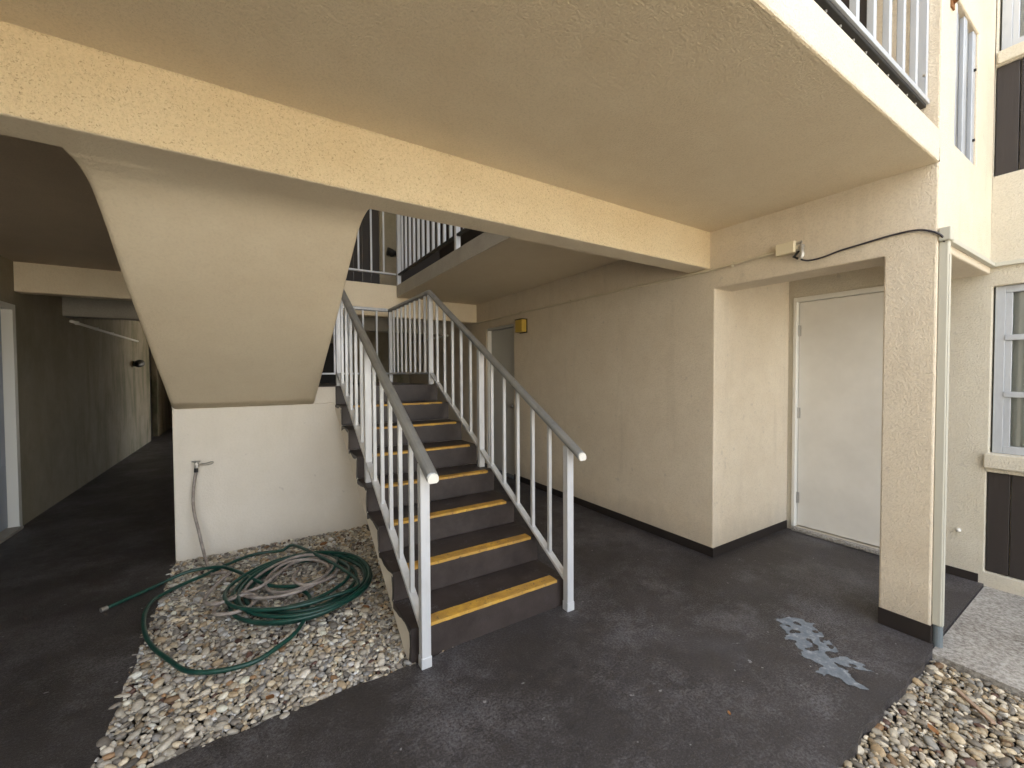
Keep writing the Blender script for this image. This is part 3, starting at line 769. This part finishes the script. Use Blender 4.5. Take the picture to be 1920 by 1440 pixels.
cd = thing('corridor_door', 'blue grey glazed door at the left edge of the photograph', 'door', (XL, 5.4350, 0))
dx = XL - .06
box('lower_panel', dx - .03, dx, 5.0450, 5.8100, .03, .62, M_bluedoor, cd, .004)
box('door_stile', dx - .03, dx, 5.7150, 5.8100, .6202, 2.07, M_bluedoor, cd, .004)
box('door_stile', dx - .03, dx, 5.0450, 5.1350, .6202, 2.07, M_bluedoor, cd, .004)
box('top_rail', dx - .03, dx, 5.1352, 5.7148, 1.98, 2.07, M_bluedoor, cd, .004)
box('mid_rail', dx - .03, dx, 5.1352, 5.7148, 1.36, 1.42, M_bluedoor, cd, .004)
gp = box('glass_pane', dx - .018, dx - .012, 5.1352, 5.7148, .6202, 1.3598, M_glass, cd, 0)
gp = box('glass_pane', dx - .018, dx - .012, 5.1352, 5.7148, 1.4202, 1.9798, M_glass, cd, 0)
box('inner_lining', dx - .050, dx - .040, 5.0050, 5.8650, .02, 2.11, M_dkmetal, cd, 0)
box('frame_jamb', XL - .10, XL + .012, 5.8130, 5.8750, .001, 2.128, M_frame, cd)
box('frame_jamb', XL - .10, XL + .012, 4.9970, 5.0420, .001, 2.128, M_frame, cd)
box('frame_head', XL - .10, XL + .012, 5.0422, 5.8128, 2.075, 2.128, M_frame, cd)
box('threshold', XL - .10, XL + .04, 5.0430, 5.8120, .001, .025, M_fascia, cd)

rd = thing('passage_door', 'dark door in the left corridor far wall beyond the bullet lamp', 'door', (XL - .1, 12.5, 0))
box('door_leaf', XL - .145, XL - .10, 12.14, 12.91, .01, 2.5, M_brown, rd)
box('frame_jamb', XL - .145, XL - .02, 12.105, 12.138, .001, 2.5, M_frame, rd)
kd = thing('rear_passage_door', 'black door at the back of the passage behind the landing rail', 'door', (1.32, 9.24, 0))
box('door_leaf', .94, 1.71, 9.26, 9.30, .001, 2.0995, M_brown, kd)
box('frame_jamb', .901, .938, 9.2, 9.32, .001, 2.098, M_fascia, kd); box('frame_jamb', 1.712, 1.749, 9.2, 9.32, .001, 2.098, M_fascia, kd)

# upper floor dark panelled front, built board by board
up = thing('upper_panel_wall', 'dark brown boarded front behind the far balusters on the upper floor', 'panelling', (.9, 7.42, ZT))
for k in range(12):
    x0 = .205 + k * .145
    box('board', x0, x0 + .14, 7.40 + .006 * (k % 2), 7.44, ZT + .002, 5.2, M_brown, up, .003)

# ---------------------------------------------------------------- facade panels and windows
def boards(label, z0, z1, y_right, loc_z):
    t = thing('brown_boarding', label, 'wall panel', (XF + .04, .3, loc_z), 'dark brown facade panels')
    y = .662; ws = [.105, .20, .20, .20, .20, .20, .20, .20]
    for w_ in ws:
        ya = max(y - w_, -.897)
        box('board', XF + .020, XF + .049, ya + .004, y - .002, z0 + .003, z1 - .003, M_brown, t, .003)
        y = ya
        if y <= -.89: break
    return t
boards('dark brown grooved panel under the ground floor window', .085, .77, 0, .085)
boards('dark brown grooved panel under the upper window', 2.75, 3.47, 0, 2.75)
sl = W['window_wall']
def win(label, z0, z1, rails):
    t = thing('window', label, 'window', (XF + .05, -.1, z0))
    ya, yb = -.89, .645
    xo = XF + .030
    box('frame', xo, xo + .05, yb - .045, yb, z0, z1, M_balc, t); box('frame', xo, xo + .05, ya, ya + .045, z0, z1, M_balc, t)
    box('frame', xo, xo + .05, ya + .0452, yb - .0452, z0, z0 + .05, M_balc, t); box('frame', xo, xo + .05, ya + .0452, yb - .0452, z1 - .045, z1, M_balc, t)
    zs_ = [z0 + .05] + rails + [z1 - .045]
    for r in rails: box('sash_rail', xo - .006, xo + .045, ya + .0452, yb - .0452, r - .018, r + .018, M_balc, t)
    for a, b in zip(zs_[:-1], zs_[1:]):
        a2 = a + (.0182 if a in rails else .0002); b2 = b - (.0182 if b in rails else .0002)
        box('sash_stile', xo + .005, xo + .035, yb - .075, yb - .0455, a2, b2, M_balc, t)
        box('glass_pane', xo + .018, xo + .022, ya + .0455, yb - .0755, a2, b2, M_glass, t, 0)
    # pleated curtain
    v = []; n = 90
    for i in range(n):
        y = ya + .04 + (yb - ya - .08) * i / (n - 1); xx = xo + .056 + .0045 * math.sin(i * 1.15) + .002 * math.sin(i * .37)
        v += [(xx, y, z0 + .02), (xx, y, z1 - .02)]
    G().add(v, [(2 * i, 2 * i + 1, 2 * i + 3, 2 * i + 2) for i in range(n - 1)]).build('curtain', M_curtain, t, smooth=True)
    return t
win('aluminium awning window with three stacked panes at the right edge', .902, 2.018, [1.297, 1.675])
win('upper storey window with white frame at the top right corner', 3.562, 4.69, [4.1])
box('window_sill', XF - .03, XF + .028, -.92, .675, .80, .898, M_fac, sl, .008)
box('window_sill', XF - .02, XF + .028, -.92, .655, 3.475, 3.556, M_fac, sl, .008)

# ---------------------------------------------------------------- services on the walls
jb = thing('junction_box', 'beige electrical box with metal fittings above the alcove opening', 'junction box', (3.03, 1.38, 2.27))
box('box_body', XW - .048, XW - .0005, 1.325, 1.44, 2.232, 2.308, M_box, jb, .004)
box('box_cover', XW - .052, XW - .0485, 1.328, 1.437, 2.235, 2.305, M_box, jb, .002)
for y, z in ((1.315, 2.29), (1.30, 2.262), (1.318, 2.245)):
    G().tube([(XW - .02, y + .012, z), (XW - .024, y - .022, z + .004)], .010, 8).build('fitting', M_hinge, jb, smooth=False)
g = G(); g.tube([(XW - .03, 1.292, 2.275), (XW - .034, 1.285, 2.235), (XW - .034, 1.292, 2.185)], .011, 8); g.tube([(XW - .034, 1.287, 2.22), (XW - .034, 1.291, 2.195)], .016, 6)
g.build('cable_splitter', M_hinge, jb)
g = G(); g.tube([(XW - .02, 1.31, 2.24), (XW - .03, 1.335, 2.205), (XW - .032, 1.31, 2.19)], .008, 8); g.build('ground_clamp', M_dkmetal, jb)
cb = thing('black_cable', 'thin black cable sagging from the junction box to the pillar corner', 'cable', (XW, 1.0, 2.19))
pts = catmull([(XW - .034, 1.292, 2.178), (XW - .03, 1.25, 2.163), (XW - .022, 1.18, 2.166), (XW - .012, 1.09, 2.187), (XW - .010, .98, 2.200), (XW - .010, .86, 2.212), (XW - .010, .76, 2.213), (XW - .010, .70, 2.195), (XW - .005, .655, 2.16), (XW + .02, .645, 2.12)], 6)
G().tube(pts, .0055, 6).build('cable_line', M_black, cb, smooth=True)
wc = thing('wall_conduit', 'thin beige conduit running along the hall wall from the box into the shade', 'conduit', (XW, 4, 2.26))
pts = catmull([(XW - .012, 1.44, 2.268), (XW - .012, 1.6, 2.262), (XW - .012, 1.9, 2.252), (XW - .012, 2.4, 2.250), (XW - .012, 3.4, 2.254), (XW - .012, 4.6, 2.256), (XW - .012, 5.88, 2.252)], 6)
G().tube(pts, .011, 8).build('conduit_line', M_cond, wc, smooth=True)
for y in (1.75, 2.6, 3.6, 4.6): box('conduit_clip', XW - .021, XW - .0005, y, y + .016, 2.236, 2.274, M_cond, wc, .002)
dc = thing('cable_channel', 'pale grey channel down the pillar corner ending in a blue grey pipe', 'conduit', (3.10, .64, 0))
box('vertical_channel', 3.064, 3.102, .628, .666, .10, 2.13, M_chan, dc, .005)
box('channel_cover', 3.069, 3.097, .624, .6278, .10, 2.06, M_chan, dc, .002)
box('corner_box', 3.050, 3.116, .618, .6665, 2.1305, 2.20, M_chan, dc, .006)
g = G(); g.box(3.1165, XF - .002, .640, .6665, 2.145, 2.172); g.build('horizontal_channel', M_chan, dc, .003)
box('horizontal_channel', XF - .026, XF - .0005, -1.5, .6395, 2.145, 2.172, M_chan, dc, .003)
G().tube([(3.083, .645, .0995), (3.083, .645, -.06)], .021, 14).build('pipe_end', M_pipe, dc, smooth=False)

wl_ = thing('wall_light', 'gold coloured box light beside the hall door', 'wall lamp', (XW, 4.55, 2.07))
box('back_plate', XW - .012, XW - .0005, 4.47, 4.64, 1.985, 2.165, M_dkmetal, wl_)
box('shade', XW - .085, XW - .0125, 4.475, 4.635, 1.995, 2.155, M_gold, wl_, .006)
box('shade_cap', XW - .09, XW - .0125, 4.47, 4.64, 2.1555, 2.165, M_dkmetal, wl_, .002)
def bullet(p, dirv, label):
    t = thing('bullet_lamp', label, 'wall lamp', p, 'bullet lamps')
    p = Vector(p); dv = Vector(dirv)
    G().tube([p, p + dv * .02], .055, 12).build('wall_plate', M_dkmetal, t)
    G().tube([p + dv * .02, p + dv * .07], .015, 8).build('arm', M_dkmetal, t)
    a = p + dv * .08 + Vector((0, .10, .01)); 
    G().tube([a, a + Vector((0, -.12, -.01)), a + Vector((0, -.26, -.03)), a + Vector((0, -.30, -.035))], [.075, .07, .045, .015], 12).build('lamp_shade', M_dkmetal, t, smooth=True)
bullet((XL, 10.6, 1.68), (1, 0, 0), 'small dark bullet lamp on the wall of the left corridor')
t = thing('bullet_lamp', 'small dark bullet lamp on the beige upper floor wall', 'wall lamp', (2.15, 7.4, 3.6), 'bullet lamps')
G().tube([(2.15, 7.399, 3.58), (2.15, 7.36, 3.58)], .05, 12).build('wall_plate', M_dkmetal, t)
G().tube([(2.06, 7.33, 3.60), (2.14, 7.33, 3.59), (2.26, 7.33, 3.57)], [.07, .06, .02], 12).build('lamp_shade', M_dkmetal, t, smooth=True)
for X_, label, ya, yb, z in ((XL + .02, 'thin white pipe along the left corridor wall under the rear beam', 7.3, 10.9, 2.13), (XW - .02, 'thin white pipe along the wall of the rear passage', 7.0, 10.9, 2.15)):
    if X_ > 0: yb = 9.15
    t = thing('white_pipe', label, 'pipe', (X_, ya, z))
    G().tube([(X_, ya, z), (X_, (ya + yb) / 2, z - .005), (X_, yb, z)], .018, 8).build('pipe_run', M_frame, t, smooth=True)
    for k in range(3): box('pipe_clip', X_ - .02, X_ + .02, ya + .2 + k * .8, ya + .22 + k * .8, z - .021, z + .021, M_frame, t, .001)

tp = thing('garden_tap', 'brass garden tap with lever on the off white landing wall', 'tap', (-.37, 4.1, .74))
g = G(); g.tube([(-.37, 4.124, .755), (-.37, 4.06, .755)], .011, 10); g.tube([(-.37, 4.085, .755), (-.372, 4.075, .72)], .014, 10); g.tube([(-.37, 4.075, .75), (-.37, 4.075, .775)], .015, 8)
g.build('tap_body', M_hinge, tp, smooth=False)
G().tube([(-.40, 4.07, .775), (-.345, 4.07, .772)], .007, 6).build('tap_handle', M_hinge, tp)
g = G(); g.tube(catmull([(-.35, 4.07, .752), (-.31, 4.06, .755), (-.27, 4.06, .765), (-.262, 4.06, .755), (-.275, 4.06, .745), (-.31, 4.06, .742), (-.35, 4.07, .745)], 4), .0035, 6); g.build('tap_lever', M_hinge, tp)
G().tube([(-.372, 4.075, .72), (-.374, 4.074, .69)], .014, 10).build('hose_coupling', M_dkmetal, tp)
kb = thing('wall_fitting', 'tiny white fitting on the wall between pillar and lower brown panel', 'fitting', (XF, .79, .335))
G().tube([(XF, .785, .335), (XF - .02, .785, .335), (XF - .028, .785, .335)], [.010, .014, .006], 10).build('knob_body', M_frame, kb, smooth=True)

# ---------------------------------------------------------------- hoses
def loopz(pts, z0=.03, amp=.006): return [(x, y, z0 + amp * math.sin(i * 1.3) + random.uniform(0, .006)) for i, (x, y) in enumerate(pts)]
gh = thing('green_hose', 'dark green garden hose coiled on the pebbles with a wide loose loop', 'hose', (.2, 3.1, 0))
tail = [(-.777, 3.49), (-.684, 3.565), (-.546, 3.652), (-.417, 3.702), (-.295, 3.702), (-.186, 3.632), (-.075, 3.452), (.008, 3.282), (.097, 3.155), (.227, 3.072), (.354, 3.059), (.471, 3.163), (.532, 3.356)]
seq = loopz(tail, .055); seq[0] = (seq[0][0], seq[0][1], .014); seq[1] = (seq[1][0], seq[1][1], .016); seq[2] = (seq[2][0], seq[2][1], .03)
cx, cy = .285, 3.12
ang = math.atan2(3.356 - cy, .532 - cx)
for k in range(10 * 7):
    a = ang + .45 + k * 2 * math.pi / 10
    lp = k // 10
    rx = [.33, .40, .37, .42, .345, .39, .41][lp]; ry = [.38, .45, .42, .47, .36, .44, .40][lp]
    ox, oy = [(.0, .03), (-.02, .0), (.03, .03), (.0, -.02), (-.05, .04), (.02, -.03), (-.03, .02)][lp]
    rx *= 1 + .03 * math.sin(k * 1.9)
    seq.append((cx + ox + rx * math.cos(a), cy + oy + ry * math.sin(a), .022 + .009 * lp + .006 * math.sin(k * 1.1)))
loop = [(.184, 3.807), (.002, 3.827), (-.168, 3.738), (-.291, 3.652), (-.403, 3.575), (-.493, 3.468), (-.545, 3.377), (-.554, 3.202), (-.517, 2.998), (-.456, 2.817), (-.367, 2.632), (-.29, 2.495), (-.203, 2.433), (-.103, 2.405), (-.001, 2.398), (.094, 2.449), (.183, 2.532), (.245, 2.669), (.271, 2.783), (.295, 2.912), (.25, 3.03), (.12, 3.09)]
seq = seq[:-2] + [(.30, 3.70, .08)] + loopz(loop, .032, .004)
tubep = catmull(seq, 6)
G().tube(tubep, .0115, 8).build('hose_line', M_green, gh, smooth=True)
G().tube([(-.80, 3.472, .014), (-.775, 3.492, .014)], .014, 10).build('hose_end', M_hinge, gh)
yh = thing('grey_hose', 'faded grey hose hanging from the tap and tangled inside the green coil', 'hose', (-.3, 3.8, 0))
ys_ = [(-.374, 4.074, .69), (-.385, 4.065, .62), (-.393, 4.05, .52), (-.388, 4.02, .40), (-.361, 3.98, .27), (-.33, 3.92, .13), (-.299, 3.83, .04), (-.26, 3.65, .025)]
grey = [(-.223, 3.547), (-.148, 3.469), (-.19, 3.40), (-.23, 3.325), (-.265, 3.197), (-.242, 3.089), (-.177, 3.036), (-.051, 3.084), (.01, 3.05), (-.02, 2.95), (-.08, 2.885), (-.144, 2.887), (-.201, 2.95), (-.192, 3.05), (-.099, 3.127), (.03, 3.14), (.12, 3.25), (.24, 3.42), (.38, 3.46), (.48, 3.36), (.47, 3.18), (.36, 3.03), (.2, 2.99), (.08, 3.08), (.07, 3.26), (.18, 3.42), (.34, 3.42), (.45, 3.28), (.42, 3.1), (.3, 2.98), (.15, 2.93), (.0, 3.0), (-.06, 3.15), (.02, 3.36), (.16, 3.47), (.32, 3.5), (.46, 3.42), (.52, 3.25), (.45, 3.06), (.30, 3.0), (.22, 3.12), (.27, 3.3)]
ys_ += loopz(grey, .062, .010)
G().tube(catmull(ys_, 6), .0105, 8).build('hose_line', M_ghose, yh, smooth=True)

# ---------------------------------------------------------------- litter
def leaf(x, y, z, s, a, label):
    o = bpy.data.objects.new('fallen_leaf', leaf_me); o.location = (x, y, z); o.rotation_euler = (random.uniform(-.25, .25), random.uniform(-.25, .25), a); o.scale = (s, s, s)
    col.objects.link(o); tag(o, label, 'leaf', 'fallen leaves and chips')
    return o
lv = []; lf = []
n = 7
for i in range(n):
    t = i / (n - 1); w_ = .32 * math.sin(math.pi * min(1, t * .95 + .03)); lv += [(t - .5, -w_, .08 * (t - .5) ** 2 + .05), (t - .5, 0, .0 + .08 * (t - .5) ** 2), (t - .5, w_, .08 * (t - .5) ** 2 + .06)]
for i in range(n - 1):
    for q in (0, 1): lf.append((i * 3 + q, i * 3 + q + 1, i * 3 + q + 4, i * 3 + q + 3))
leaf_me = bpy.data.meshes.new('fallen_leaf'); leaf_me.from_pydata(lv, [], lf); leaf_me.materials.append(M_leaf)
leaf(.50, 3.80, .02, .07, .4, 'rust brown leaf on the pebbles behind the green coil')
leaf(.58, 2.62, .02, .06, 1.9, 'brown curled leaf on the pebbles beside the stair side')
leaf(1.70, .98, .003, .022, .9, 'tiny orange leaf chip on the dark floor near the bottom of the photo')
leaf(2.35, .50, -.02, .05, .9, 'brown leaf on the pebble verge beside the wood offcut')
leaf(.05, 2.12, .012, .05, 2.2, 'brown leaf at the front edge of the pebble bed')
leaf(.12, 2.76, .015, .045, 2.7, 'reddish leaf scrap just in front of the green coil')
stk = thing('wood_stick', 'weathered wood offcut lying on the pebble verge by the pipe', 'stick', (2.62, .49, -.02))
G().box(2.62 - .11, 2.62 + .11, .49 - .009, .49 + .009, -.026, -.014).build('offcut', M_wood, stk, .003)
stk.location = (2.66, .44, -.012); stk.rotation_euler = (0, .08, math.radians(40))
